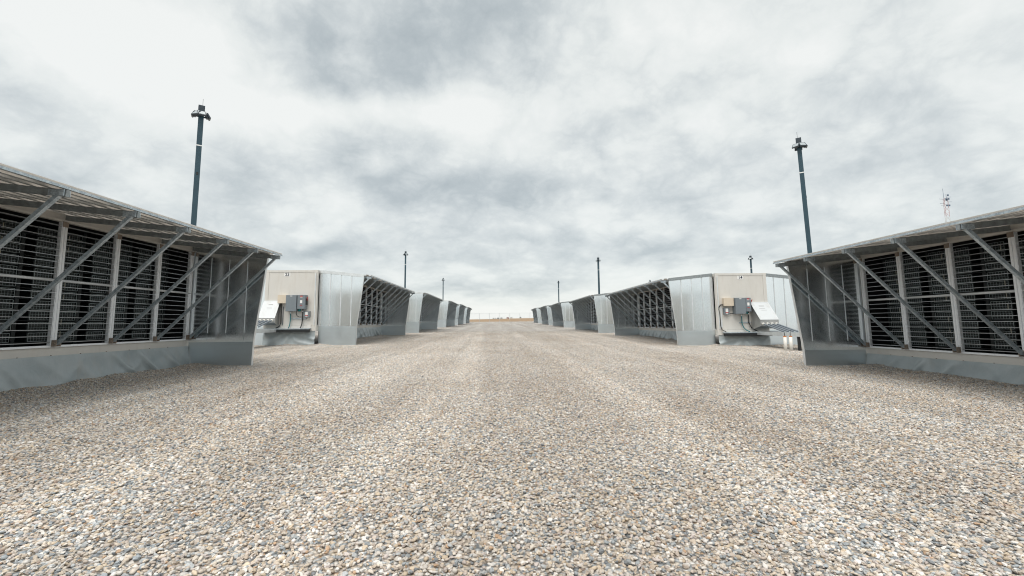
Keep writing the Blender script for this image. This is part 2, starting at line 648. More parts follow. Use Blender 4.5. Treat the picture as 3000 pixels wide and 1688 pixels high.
def tarp_fn(b, length, seed, h=0.60, drop=0.30, axis='y', folds=1.0):
    """hanging wrinkled sheet; runs along y (side) or along x (end)"""
    nx, nz = int(length / 0.045), 20
    rows = []
    for j in range(nz + 1):
        t = j / nz
        w = h - t * (h + drop)
        for i in range(nx + 1):
            v = length * i / nx
            amp = folds * min(1.0, t * 2.2)
            q = Vector((v * 0.55 + seed * 9.1, w * 0.8, seed))
            m = mnoise.noise(q)
            sl = 1.4 * mnoise.noise(Vector((v * 0.3 + 31, 2, seed)))
            ph = v * 5.2 + w * (4.0 + 3 * sl) + 3.0 * m
            fold = abs(math.sin(ph)) ** 3
            ph2 = v * 2.3 - w * 5.0 + 2.5 * mnoise.noise(q * 2.1)
            fold2 = abs(math.sin(ph2)) ** 5
            ph3 = v * 8.0 + w * 7.0 + 3.0 * mnoise.noise(Vector((v * 0.8 + 7, w, seed)))
            fold3 = max(0.0, math.sin(ph3)) ** 4 * max(0.0, 0.35 + 1.6 * mnoise.noise(Vector((v * 0.45, 5.0, seed))))
            d = 0.03 + 0.10 * t + amp * (0.07 * m + 0.06 * fold * (0.35 + m) + 0.05 * fold2 * (0.5 - m) + 0.12 * fold3)
            d = max(d, 0.012)
            rows.append((d, v, w) if axis == 'y' else (-v, -d, w))
    o = len(b.v)
    b.v += rows
    n = nx + 1
    for j in range(nz):
        for i in range(nx):
            b.f.append((o + j * n + i, o + j * n + i + 1, o + (j + 1) * n + i + 1, o + (j + 1) * n + i))


def grille_fn(b):
    w, h = 0.40, 0.165
    r = 0.0035
    for z in (0, h):
        b.box(-r, r, 0, w, z - r, z + r)
    for y in (0, w):
        b.box(-r, r, y - r, y + r, 0, h)
    q = 0.0016
    for k in range(1, 7):
        b.box(-q, q, w * k / 7 - q, w * k / 7 + q, 0, h)
    for k in range(1, 3):
        b.box(-q, q, 0, w, h * k / 3 - q, h * k / 3 + q)


def build_unit(s, x0, y0, z0, idx, name, label, level, front):
    """level 2: nearest, every slat a part; 1: second; 0: far. front: which end fittings"""
    root = link(name, None, None, (x0, y0, z0))
    root.empty_display_size = 0.3
    tag(root, label, 'container', 'container buildings lining the gravel aisle')
    P = lambda nm, key, fn, mat, loc=(0, 0, 0), par=root, sm=False: link(nm, part(key, s, fn, mat, sm), par, loc)
    e0, e1 = -0.30, L + 0.30

    # --- shell
    P('roof', 'roof', lambda b: b.box(-CW + 0.01, -0.01, e0 + 0.02, e1 - 0.02, 3.30, 3.385), M['roof'])
    P('floor', 'floor', lambda b: b.box(-CW + 0.08, -0.08, e0 + 0.06, e1 - 0.06, 0.56, 0.74), M['dark'])
    P('partition_wall', 'partition', lambda b: b.box(-1.25, -1.19, e0 + 0.06, e1 - 0.06, 0.74, 3.30), M['dark'])
    for nm, u0, u1 in (('bottom_rail', -0.085, 0.0), ('bottom_rail', -CW, -CW + 0.085)):
        P(nm, 'brail%.2f' % u0, lambda b: b.box(u0, u1, e0 + 0.17, e1 - 0.17, W_BOT, 0.76), M['beige'])
    for u0, u1 in ((-0.085, 0.0), (-CW, -CW + 0.085)):
        P('top_rail', 'trail%.2f' % u0, lambda b: b.box(u0, u1, e0 + 0.17, e1 - 0.17, 3.26, W_TOP - 0.004), M['beige'])
    for y in (e0, e1 - 0.16):
        for u0, u1 in ((-0.16, 0.0), (-CW, -CW + 0.16)):
            P('corner_post', 'cpost%.2f%.2f' % (u0, y),
              lambda b: b.box(u0 + 0.004, u1 - 0.004, y + 0.004, y + 0.156, W_BOT + 0.11, W_TOP - 0.11)
              .box(u0, u1, y, y + 0.16, W_BOT, W_BOT + 0.11).box(u0, u1, y, y + 0.16, W_TOP - 0.11, W_TOP), M['beige'])
    for y, sg in ((e0 + 0.02, 1), (e1 - 0.06, 1)):
        P('end_wall', 'ewall%.2f' % y, lambda b: b.box(-CW + 0.16, -0.16, y, y + 0.04, 0.76, 3.30), M['beige'])
        P('end_sill', 'esill%.2f' % y, lambda b: b.box(-CW + 0.16, -0.16, y - 0.016, y + 0.056, W_BOT + 0.02, 0.755), M['beige'])
        P('end_header', 'ehead%.2f' % y, lambda b: b.box(-CW + 0.16, -0.16, y - 0.016, y + 0.056, 3.302, W_TOP - 0.006), M['beige'])
    for y in (e0 + 0.0615, e1 - 0.0645):
        P('end_shade_sheet', 'eshade%.2f' % y, lambda b: b.box(-CW + 0.09, -0.062, y, y + 0.004, 0.745, 3.295), M['dark'])  # added dark sheet: interior shade put over the beige end wall
    P('ceiling_shade_sheet', 'cshade', lambda b: b.box(-CW + 0.09, -0.09, e0 + 0.07, e1 - 0.07, 3.285, 3.297), M['dark'])  # added dark sheet standing in for shade under the roof
    # --- back side louver as one dark screen with canopy and wings
    def back_louver(b):
        for k in range(24):
            z = SILL + 0.1 * k
            b.box(-CW + 0.01, -CW + 0.05, e0 + 0.2, e1 - 0.2, z, z + 0.03)
    tag(P('back_louver', 'back_louver', back_louver, M['slat']), kind='stuff')

    # --- louver side
    P('sill', 'sill', lambda b: b.box(-0.06, 0.045, 0.02, L - 0.02, 0.762, SILL), M['post'])
    P('head_rail', 'head', lambda b: b.box(-0.06, 0.03, 0.02, L - 0.02, HEAD - 0.03, HEAD + 0.018), M['beige'])
    def post_fn(b):
        for q in (-1, 1):
            b.box(-0.035, 0.03, q * 0.006, q * 0.062, SILL + 0.002, HEAD - 0.032)
            b.box(0.0302, 0.040, q * 0.006, q * 0.050, SILL + 0.01, HEAD - 0.04)
        b.box(-0.02, 0.024, -0.006, 0.006, SILL + 0.002, HEAD - 0.032)
    for i in range(NB + 1):
        v = min(max(i * BAY, 0.10), L - 0.10)
        P('louver_post', 'post', post_fn, M['post'], (0, v, 0))
        P('post_cap', 'postcap', lambda b: b.box(0.041, 0.050, -0.058, 0.058, HEAD - 0.03 - 0.10, HEAD - 0.025), M['rust'], (0, v, 0))
        br = link('brace', part('brace', s, lambda b: b.bar((0.10, 0, 0.83), (2.34, 0, 3.035), 0.056, 0.056), M['brace']), root, (0, v, 0))
        if level:
            link('foot_bracket', part('foot_bracket', s, lambda b: b.box(0.046, 0.13, -0.055, -0.037, 0.775, 0.90).box(0.046, 0.13, 0.037, 0.055, 0.775, 0.90).tube([(0.1, -0.07, 0.835), (0.1, 0.07, 0.835)], 0.018), M['rust']), br)
            link('tip_bracket', part('tip_bracket', s, lambda b: b.box(2.22, 2.44, -0.052, -0.042, 3.0, 3.095).box(2.22, 2.44, 0.042, 0.052, 3.0, 3.095), M['brace']), br)
        P('rafter', 'rafter', lambda b: b.bar((0.05, 0, 3.295), (2.45, 0, 3.043), 0.055, 0.10, (0, 1, 0)), M['rafter'], (0, v, 0))
    def mid_fn(b):
        b.tube([(0.012, 0.066, 0), (0.012, BAY - 0.066, 0)], 0.027, 8)
    tilt = 0.02
    def slat_fn(b):
        dx, dz = 0.035 * math.cos(tilt), 0.035 * math.sin(tilt)
        b.bar((-0.005, 0.066, 0), (-0.005, BAY - 0.066, 0), 0.010, 0.075, (dz, 0, dx))
    levels = [SILL + 0.055 + 0.1195 * k for k in range(20)]
    midk = 10
    for i in range(NB):
        v = i * BAY
        P('mid_rail', 'midrail', mid_fn, M['rail'], (0.008, v, levels[midk]), sm=True)
        if level == 2:
            for k, w in enumerate(levels):
                if k != midk:
                    P('slat', 'slat', slat_fn, M['slat'], (0, v, w))
        else:
            def bank(b):
                for k, w in enumerate(levels):
                    if k != midk:
                        n = len(b.v)
                        slat_fn(b)
                        b.v[n:] = [(x, y, z + w) for x, y, z in b.v[n:]]
            tag(P('louver_slats', 'bank', bank, M['slat'], (0, v, 0)), kind='stuff')

    # --- canopies, wings (aisle side and back side)
    def sides():
        yield 1, 0.0
        yield -1, -CW
    for q, ub in sides():
        fl = 'f' if q > 0 else 'b'
        mir = lambda b: setattr(b, 'v', [(ub + q * x, y, z) for x, y, z in b.v]) if q < 0 else None
        def mk(fn):
            def g(b):
                fn(b)
                mir(b)
            return g
        P('canopy_sheet', 'canopy' + fl, mk(lambda b: b.prism(canopy_profile(), 'y', -0.03, L + 0.03)), M['canopy'])
        P('edge_trim', 'edge' + fl, mk(lambda b: b.box(2.452, 2.460, -0.03, L + 0.03, 3.10, 3.135)), M['brace'])
        if q < 0:
            P('rafter', 'rafters_b', mk(lambda b: b.bar((0.05, 0.1, 3.295), (2.45, 0.1, 3.043), 0.055, 0.10)), M['rafter'])
            P('rafter', 'rafters_b2', mk(lambda b: b.bar((0.05, L - 0.1, 3.295), (2.45, L - 0.1, 3.043), 0.055, 0.10)), M['rafter'])
        for y, sg in ((0.0, 1), (L, -1)):
            for i in range(4):
                P('wing_panel', 'wing%d%s%d' % (i, fl, sg), mk(lambda b: wing_panels(b, i)), M['sheet'], (0, y, 0))
            for i, a in enumerate((0.52, 1.02, 1.52)):
                P('wing_seam', 'seam%d%s%d' % (i, fl, sg),
                  mk(lambda b: b.box(a - 0.016, a + 0.016, -0.026, -0.0065, 0.74, ceil_w(a) - 0.03)
                     .box(a - 0.005, a + 0.005, 0.0095, 0.016, 0.95, ceil_w(a) - 0.25)), M['seam'], (0, y, 0),
                  par=root) if sg > 0 else \
                P('wing_seam', 'seam%d%s%d' % (i, fl, sg),
                  mk(lambda b: b.box(a - 0.016, a + 0.016, 0.0095, 0.026, 0.74, ceil_w(a) - 0.03)
                     .box(a - 0.005, a + 0.005, -0.016, -0.0065, 0.95, ceil_w(a) - 0.25)), M['seam'], (0, y, 0))
            P('kick_panel', 'kick%s%d' % (fl, sg), mk(lambda b: b.prism([(0.02, -0.28), (1.78, -0.28), (1.80, 0.72), (0.02, 0.72)], 'y', -0.014 - 0.006 * sg, -0.006 * sg + (0.0 if sg < 0 else 0.0))), M['kick'], (0, y - (0.010 if sg > 0 else -0.014), 0))
            def flange(b):
                c = ceil_w(2.08)
                a, d = (-0.006, 0.075) if sg > 0 else (-0.075, 0.006)
                b.prism([(wing_u(0.72) + 0.002, 0.72), (wing_u(0.72) + 0.012, 0.72), (2.112, c), (2.102, c)], 'y', a, d)
                b.prism([(1.782, -0.28), (1.793, -0.28), (wing_u(0.72) + 0.012, 0.719), (wing_u(0.72) + 0.002, 0.719)], 'y', a, d)
            P('wing_flange', 'flange%s%d' % (fl, sg), mk(flange), M['seam'], (0, y, 0))
            def wing_top(b):
                a, d = (-0.05, -0.0065) if sg > 0 else (0.0095, 0.05)
                b.prism([(0.02, ceil_w(0.02) - 0.075), (2.11, ceil_w(2.11) - 0.075), (2.11, ceil_w(2.11) + 0.066), (0.02, ceil_w(0.02) + 0.066)], 'y', a, d)
            P('wing_top_trim', 'wtop%s%d' % (fl, sg), mk(wing_top), M['rafter'] if s < 0 else M['seam'], (0, y, 0))
            P('wing_inner_trim', 'winner%s%d' % (fl, sg), mk(lambda b: b.box(0.012, 0.075, -0.02 if sg > 0 else 0.0095, -0.0065 if sg > 0 else 0.024, 0.74, 3.27)), M['seam'], (0, y, 0))

    # --- tarp skirts
    P('tarp_skirt', 'tarp_side%d' % (idx % 2), lambda b: tarp_fn(b, L - 0.04, idx % 2 + 1.3), M['tarp'], (0.0, 0.02, 0), sm=True)
    P('tarp_skirt', 'tarp_end%d' % (idx % 2), lambda b: tarp_fn(b, CW - 0.05, 4.2 + idx % 2, axis='x', folds=1.5), M['tarp'], (-0.025 * s, e0 + 0.06, 0), sm=True)

    # --- machines behind the louvers of the nearest pair
    if level == 2:
        for i in range(3, NB):
            for c in range(2):
                vv = i * BAY + 0.13 + c * 0.56
                for k in range(11):
                    w = 0.86 + 0.212 * k
                    du = -0.006 * ((i * 7 + c * 3 + k * 5) % 3)
                    m = P('mining_machine', 'machine', lambda b: b.box(-0.40, 0.0, 0, 0.40, 0, 0.185), M['machine'], (s * (-0.62 + du), vv, w))
                    link('wire_grille', part('grille', s, grille_fn, M['wire']), m, (s * 0.03, 0, 0.01))
            P('rack_upright', 'rack_up', lambda b: b.box(-0.66, -0.60, 0.55, 0.60, 0.745, 3.25), M['machine'], (0, i * BAY + 0.0, 0))
            P('rack_upright', 'rack_up2', lambda b: b.box(-0.66, -0.60, 1.115, 1.19, 0.745, 3.25), M['machine'], (0, i * BAY + 0.0, 0))
            for k in range(9):
                if (k * 5 + i * 3) % 4:
                    P('power_lead', 'lead', lambda b: b.box(0, 0.008, 0, 0.012, 0, 0.11), M['cable_white'], (s * (-0.45), i * BAY + 0.62, 0.95 + 0.25 * k))
        for k in range(11):
            P('rack_shelf', 'rack_shelf', lambda b: b.box(-1.1, -0.60, 3 * BAY, L - 0.1, -0.012, -0.004), M['machine'], (0, 0, 0.86 + 0.212 * k))
    if level:
        for i in range(int(L / 0.62)):
            P('skirt_screw', 'screw', lambda b: b.box(0.0, 0.016, -0.007, 0.007, -0.02, 0.006), M['rust'], (0, 0.3 + 0.62 * i, 0.605))
    if front:
        end_fittings(root, s, e0, front)
    return root


# ------------------------------------------------------------------ electrical gear on the end walls
def end_fittings(root, s, e0, number):
    """t = distance inward from the aisle-side corner; x = -s*t in the unit's frame"""
    X = lambda t: -s * t
    yf = e0 + 0.02                     # face of the end wall

    def obj(nm, b, mat, par=root, sm=False, loc=(0, 0, 0)):
        return link(nm, b.mesh(nm, mat, sm), par, loc)

    def bx(t0, t1, y0, y1, w0, w1):
        return MB().box(X(t0), X(t1), y0, y1, w0, w1)

    lay = {
        '23': dict(num=1.435, beige=(1.35, 1.73, 1.825, 2.20), grey=(0.83, 1.32, 1.435, 2.19), dis=(0.434, 0.815, 1.53, 2.195),
                   small=(0.27, 0.54, 1.15, 1.435), hood=(1.69, 2.43, 1.92), strut=(0.45, 1.21), teal=1.17, blk=0.61, cap=0.74),
        '14': dict(num=1.21, beige=(0.27, 0.71, 1.86, 2.22), grey=(0.745, 1.235, 1.48, 2.22), dis=(1.242, 1.51, 1.58, 2.225),
                   small=(0.29, 0.53, 1.46, 1.765), hood=(1.58, 2.42, 2.0), strut=(1.02, 1.55), teal=1.12, blk=1.45, cap=1.33),
    }[number]
    # number plate
    t = lay['num']
    pl = obj('number_plate', bx(t - 0.14, t + 0.14, yf - 0.006, yf - 0.001, 3.10, 3.275), M['label_white'])
    link('digits', text_mesh(number, 0.205, M['ink'], 'digits'), pl, (X(t), yf - 0.009, 3.187))
    # beige junction box
    a = lay['beige']
    jb = obj('junction_box', bx(a[0], a[1], yf - 0.20, yf, a[2], a[3]), M['beige_box'])
    obj('lid', bx(a[0] - 0.008, a[1] + 0.008, yf - 0.212, yf - 0.2005, a[2] - 0.008, a[3] + 0.008), M['beige_box'], jb)
    # grey enclosure
    a = lay['grey']
    ge = obj('grey_enclosure', bx(a[0], a[1], yf - 0.28, yf, a[2], a[3]), M['grey_box'])
    obj('door', bx(a[0] + 0.008, a[1] - 0.008, yf - 0.300, yf - 0.2805, a[2] + 0.008, a[3] - 0.008), M['grey_box'], ge)
    obj('sticker', bx((a[0] + a[1]) / 2 - 0.05, (a[0] + a[1]) / 2 + 0.05, yf - 0.304, yf - 0.3005, a[3] - 0.06, a[3] - 0.03), M['label_white'], ge)
    # disconnect switch
    a = lay['dis']
    ds = obj('disconnect_switch', bx(a[0], a[1], yf - 0.24, yf, a[2], a[3]), M['grey_box'])
    mid = (a[0] + a[1]) / 2
    obj('cover', bx(a[0] + 0.02, a[1] - 0.02, yf - 0.256, yf - 0.2405, a[2] + 0.02, a[3] - 0.015), M['grey_box'], ds)
    obj('red_sticker', bx(mid - 0.06, mid + 0.06, yf - 0.262, yf - 0.2565, a[3] - 0.085, a[3] - 0.035), M['red'], ds)
    obj('sticker', bx(mid - 0.055, mid + 0.055, yf - 0.262, yf - 0.2565, a[3] - 0.115, a[3] - 0.088), M['label_white'], ds)
    obj('rating_plate', bx(mid - 0.05, mid + 0.05, yf - 0.262, yf - 0.2565, a[2] + 0.28, a[2] + 0.42), M['label_white'], ds)
    obj('red_sticker', bx(mid - 0.055, mid + 0.055, yf - 0.262, yf - 0.2565, a[2] + 0.165, a[2] + 0.195), M['red'], ds)
    # handle is on the right in the picture on both containers: +x side
    hx = max(X(a[0]), X(a[1]))
    hd = obj('handle_base', MB().box(hx + 0.001, hx + 0.035, yf - 0.20, yf - 0.06, a[2] + 0.2, a[2] + 0.5), M['black'], ds)
    lv = obj('lever', MB().bar((hx + 0.03, yf - 0.15, a[2] + 0.40), (hx + 0.075, yf - 0.22, a[2] + 0.56), 0.03, 0.03), M['red'], ds)
    # small box
    a = lay['small']
    sb = obj('receptacle_box', bx(a[0], a[1], yf - 0.14, yf, a[2], a[3]), M['grey_box'])
    m2 = (a[0] + a[1]) / 2
    obj('window_sticker', bx(m2 - 0.06, m2 + 0.055, yf - 0.146, yf - 0.1405, a[2] + 0.11, a[3] - 0.03), M['label_white'], sb)
    obj('red_sticker', bx(m2 - 0.07, m2 + 0.065, yf - 0.146, yf - 0.1405, a[2] + 0.075, a[2] + 0.105), M['red'], sb)
    obj('sticker', bx(m2 - 0.05, m2 + 0.045, yf - 0.146, yf - 0.1405, a[2] + 0.04, a[2] + 0.072), M['label_white'], sb)
    # strut and cables
    a = lay['strut']
    obj('strut', bx(a[0], a[1], yf - 0.045, yf - 0.001, 1.07, 1.11), M['brace'])
    tt, bb, cc = lay['teal'], lay['blk'], lay['cap']
    lean = -0.05 if number == '23' else 0.32
    obj('teal_cable', MB().tube([(X(tt), yf - 0.07, lay['grey'][2]), (X(tt), yf - 0.07, 1.05), (X(tt) + lean * 0.2, yf - 0.08, 0.85), (X(tt) + lean * 0.6, yf - 0.1, 0.72), (X(tt) + lean, yf - 0.14, 0.655)], 0.022), M['teal'], sm=True)
    obj('cable_gland', MB().tube([(X(tt), yf - 0.07, lay['grey'][2] - 0.10), (X(tt), yf - 0.07, lay['grey'][2] + 0.002)], 0.032), M['seam'], sm=True)
    obj('black_cable', MB().tube([(X(bb), yf - 0.07, lay['dis'][2]), (X(bb), yf - 0.07, 1.05), (X(bb) + lean * 0.3, yf - 0.08, 0.85), (X(bb) + lean * 0.9, yf - 0.1, 0.72), (X(bb) + lean * 1.2, yf - 0.14, 0.655)], 0.024), M['black'], sm=True)
    obj('cable_gland', MB().tube([(X(bb), yf - 0.07, lay['dis'][2] - 0.12), (X(bb), yf - 0.07, lay['dis'][2] - 0.06)], 0.034), M['seam'], sm=True)
    obj('teal_plug', MB().tube([(X(cc), yf - 0.13, lay['dis'][2] - 0.10), (X(cc), yf - 0.13, lay['dis'][2] + 0.01)], 0.06, 12), M['teal'], sm=True)
    if number == '23':
        g0 = (X(0.90), yf - 0.1, 1.435)
        obj('black_cable', MB().tube([g0, (X(0.90), yf - 0.1, 1.33), (X(0.85), yf - 0.1, 1.22), (X(0.75), yf - 0.1, 1.17), (X(0.54), yf - 0.08, 1.165)], 0.016), M['black'], sm=True)
        obj('black_cable', MB().tube([(X(1.64), yf - 0.05, 1.83), (X(1.62), yf - 0.05, 1.3), (X(1.61), yf - 0.05, 0.9), (X(1.66), yf - 0.08, 0.74), (X(1.80), yf - 0.14, 0.655)], 0.026), M['black'], sm=True)
        obj('conduit', MB().tube([(X(1.54), yf - 0.03, 1.66), (X(1.54), yf - 0.03, 0.80)], 0.016), M['conduit'], sm=True)
    else:
        obj('black_cable', MB().tube([(X(0.53), yf - 0.06, 1.50), (X(0.745), yf - 0.06, 1.50)], 0.014), M['black'], sm=True)
        for k in range(2):
            d = 0.06 * k
            obj('black_cable', MB().tube([(X(0.30), yf - 0.1, 1.93 - d), (X(0.18 - d * .5), yf - 0.08, 1.93 - d), (X(0.09 - d * .4), yf - 0.07, 1.84 - d), (X(0.07), yf - 0.06, 1.70), (X(0.10), yf - 0.05, 1.55), (X(0.12), yf - 0.05, 0.95), (X(0.16), yf - 0.08, 0.75), (X(0.32), yf - 0.14, 0.66)], 0.016), M['black'], sm=True)
        obj('conduit_channel', bx(0.155, 0.215, yf - 0.04, yf - 0.001, 0.86, 1.80), M['seam'])
    # white hood with sloping top; conduits leave its front
    h0, h1, ht = lay['hood']
    dep = 0.50 if number == '23' else 0.78
    fr, bt = yf - dep, 0.80
    top_front = 1.12 if number == '23' else 1.20
    xa, xb = min(X(h0), X(h1)), max(X(h0), X(h1))
    body = MB().prism([(yf - 0.001, bt), (yf - 0.001, ht), (yf - 0.05, ht), (fr, top_front), (fr, bt + 0.12), (yf - 0.28, bt)], 'x', xa, xb)
    hood = obj('cable_hood', body, M['hood_side'])
    dy, dz = fr - (yf - 0.05), top_front - ht
    ln = math.hypot(dy, dz)
    ny, nz = dz / ln, -dy / ln            # outward normal of the slope
    lid = MB().prism([(yf - 0.045, ht + 0.002), (yf - 0.045 + ny * 0.014, ht + 0.002 + nz * 0.014),
                      (fr - 0.01 + ny * 0.014, top_front - 0.004 + nz * 0.014), (fr - 0.01, top_front - 0.004)], 'x', xa - 0.012, xb + 0.012)
    hl = obj('hood_lid', lid, M['hood'], hood)
    # faint warning print on the lid
    def onlid(f, g0, g1, th, nm):
        p = lambda ff: (yf - 0.05 + dy * ff + ny * 0.0155, ht + dz * ff + nz * 0.0155)
        y1, z1 = p(f)
        y2, z2 = p(f + th)
        xm = xa + (xb - xa)
        b = MB().prism([(y1, z1), (y1 + ny * 0.002, z1 + nz * 0.002), (y2 + ny * 0.002, z2 + nz * 0.002), (y2, z2)], 'x', xa + (xb - xa) * g0, xa + (xb - xa) * g1)
        obj(nm, b, M['ink_grey'], hl)
    onlid(0.20, 0.36, 0.64, 0.035, 'print_line')
    onlid(0.36, 0.30, 0.62, 0.012, 'print_line')
    onlid(0.46, 0.36, 0.66, 0.012, 'print_line')
    obj('hood_top_strip', MB().box(xa - 0.02, xb + 0.02, yf - 0.06, yf - 0.002, ht + 0.002, ht + 0.03), M['seam'], hood)
    n = 4
    for k in range(n):
        xk = xa + (xb - xa) * (0.14 + 0.24 * k)
        if number == '14':
            end = (xk + 0.06, fr - 1.35, 0.70)
        else:
            end = (xk - 0.25, fr - 0.7, 0.73)
        c = obj('conduit', MB().tube([(xk, fr + 0.03, 1.02), (xk, fr - 0.10, 1.0), (xk + (end[0] - xk) * 0.2, fr - 0.22, 0.965), end], 0.034, 10), M['conduit'], sm=True)
        obj('collar', MB().tube([(xk, fr - 0.075, 1.005), (xk, fr - 0.001, 1.02)], 0.058, 12), M['pvc'], c, True)
    # ledge along the foot of the wall
    obj('cable_ledge', bx(0.20, 2.40, yf - 0.30, yf - 0.025, 0.60, 0.64), M['brace'])
    obj('ledge_shadow', bx(0.25, 2.40, yf - 0.28, yf - 0.06, 0.46, 0.598), M['black'])  # black block standing in for the shadow under the ledge
    obj('lashing_bracket', bx(0.22, 0.40, yf - 0.05, yf - 0.001, 0.645, 0.82), M['beige'])
    for w in (0.78, 3.16):
        pass
    obj('door_bar', bx(0.06, 0.10, e0 - 0.03, e0 - 0.001, 0.80, 3.26), M['seam'])


LEFT_Y = [1.37, 22.1, 39.1, 59.9, 76.1, 95.6]
RIGHT_Y = [0.85, 21.3, 38.2, 59.1, 76.4, 98.0]
LEFT_Z = [-1.14, -0.78, -0.50, -0.14, 0.10, 0.33]
RIGHT_Z = [-1.50, -1.13, -0.84, -0.50, -0.25, 0.10]
ordl = ['nearest', 'second', 'third', 'fourth', 'fifth', 'farthest']
for k in range(6):
    for s, X0, Y, Z, side in ((1, XL, LEFT_Y, LEFT_Z, 'left'), (-1, XR, RIGHT_Y, RIGHT_Z, 'right')):
        if k == 0:
            lab = 'nearest louvered container with dark machines and corrugated canopy, cut off by the %s picture edge' % side
        elif k == 1:
            num = '23' if side == 'left' else '14'
            lab = 'beige container numbered %s in the %s row, switch boxes and cable hood on its end' % (num, side)
        else:
            lab = '%s canopied container with shiny metal wing walls in the %s row, counted from the camera' % (ordl[k], side)
        front = {('left', 1): '23', ('right', 1): '14'}.get((side, k))
        build_unit(s, X0 + (0, 0, 0.04, -0.05, 0.05, -0.03)[k] * (1 if side == 'left' else -0.8), Y[k], Z[k] + CAM_Z, k, 'louvered_container', lab, 2 if k == 0 else (1 if k == 1 else 0), front)


# ------------------------------------------------------------------ cable tray and stub pipes beside container 14
def cable_tray(s, x0, x1, y0, y1, zt, label):
    g = ground_z(x0, y0)
    root = link('cable_tray', None, None, ((x0 + x1) / 2, y0, g))
    tag(root, label, 'cable tray')
    h = zt - g
    hw = (x1 - x0) / 2
    ln = y1 - y0
    link('side_rail', MB().box(-hw, -hw + 0.03, 0, ln, h - 0.16, h).mesh('side_rail', M['seam']), root)
    link('side_rail', MB().box(hw - 0.03, hw, 0, ln, h - 0.16, h).mesh('side_rail', M['seam']), root)
    link('deck', MB().box(-hw + 0.031, hw - 0.031, 0.02, ln - 0.02, h - 0.10, h - 0.085).mesh('deck', M['brace']), root)
    link('end_plate', MB().box(-hw + 0.031, hw - 0.031, 0.0, 0.015, h - 0.16, h - 0.002).mesh('end_plate', M['pole_dark']), root)
    for xx in (-hw + 0.06, hw - 0.06):
        link('leg', MB().box(xx - 0.045, xx + 0.045, 0.12, 0.21, -0.15, h - 0.162).mesh('leg', M['black']), root)
    link('cross_bar', MB().box(-hw, hw, 0.13, 0.20, h - 0.235, h - 0.163).mesh('cross_bar', M['black']), root)
    return root


cable_tray(-1, 11.86, 12.58, 17.75, 20.98, CAM_Z - 0.46, 'galvanised cable tray on black legs in front of container 14')
cable_tray(1, -11.0, -10.3, 18.6, 21.75, CAM_Z - 0.15, 'galvanised cable tray at the foot of container 23, half hidden by the nearest container')


def stub_pipe(x, y, h, r, label, cable=True):
    g = ground_z(x, y)
    root = link('stub_pipe', None, None, (x, y, g - 0.05))
    tag(root, label, 'pipe', 'white stub pipes under the cable tray')
    link('pipe', MB().tube([(0, 0, 0), (0.008, 0, h + 0.05)], r, 16).mesh('pipe', M['pvc'], True), root)
    link('cap', MB().tube([(0.008, 0, h + 0.05), (0.009, 0, h + 0.095)], r * 0.93, 16).mesh('cap', M['orange'], True), root)
    if cable:
        link('cable', MB().tube([(0.0, 0, h + 0.09), (0.0, 0.0, h + 0.2), (0.06, 0.03, h + 0.32)], 0.012).mesh('cable', M['black'], True), root)
    return root


stub_pipe(11.40, 18.0, 0.56, 0.062, 'white stub pipe with orange cap, left of the two under the cable tray')
stub_pipe(11.60, 17.95, 0.57, 0.062, 'white stub pipe with orange cap, right of the two under the cable tray')
stub_pipe(11.93, 17.5, 0.14, 0.10, 'short white bucket-like pipe with orange cap just right of the tray leg', False)


# ------------------------------------------------------------------ floodlight poles
def lamp_pole(x, y, top, label, rot=0.5, heads=(0.3, 1.7, 3.3, 4.9), lean=0.0):
    g = ground_z(x, y)
    root = link('floodlight_pole', None, None, (x, y, g - 0.1))
    root.rotation_euler = (Matrix.Rotation(lean, 3, 'Y') @ Matrix.Rotation(rot, 3, 'Z')).to_euler()
    tag(root, label, 'lamp post', 'floodlight poles behind the containers')
    H = top - g + 0.1
    link('mast', MB().box(-0.082, 0.082, -0.082, 0.082, 0, H - 0.02).mesh('mast', M['pole']), root)
    link('base_plate', MB().box(-0.2, 0.2, -0.2, 0.2, 0.08, 0.14).mesh('base_plate', M['pole_dark']), root)
    link('top_cap', MB().box(-0.10, 0.10, -0.10, 0.10, H - 0.26, H).mesh('top_cap', M['pole_dark']), root)
    link('band', MB().box(-0.085, 0.085, -0.085, 0.085, H - 1.53, H - 1.49).mesh('band', M['label_white']), root)
    link('hand_hole', MB().box(-0.03, 0.03, -0.088, -0.0825, H - 2.6, H - 2.5).mesh('hand_hole', M['black']), root)
    link('antenna', MB().tube([(0.03, 0.03, H), (0.03, 0.03, H + 0.30)], 0.006, 6).mesh('antenna', M['pole_dark']), root)
    link('cross_arm', MB().bar((-0.17, 0, H - 0.40), (0.17, 0, H - 0.40), 0.05, 0.05).bar((0, -0.17, H - 0.40), (0, 0.17, H - 0.40), 0.05, 0.05, (1, 0, 0)).mesh('cross_arm', M['pole_dark']), root)
    for a in heads:
        hd = link('floodlight', MB().box(-0.14, 0.14, -0.05, 0.0, -0.10, 0.10).box(-0.08, 0.08, 0.0, 0.06, -0.06, 0.06).mesh('floodlight', M['pole_dark']), root,
                  (0.20 * math.sin(a), -0.20 * math.cos(a), H - 0.36), (R(-32), 0, a))
        link('lens', MB().box(-0.112, 0.112, -0.056, -0.0505, -0.075, 0.075).mesh('lens', M['lens']), hd)
    return root


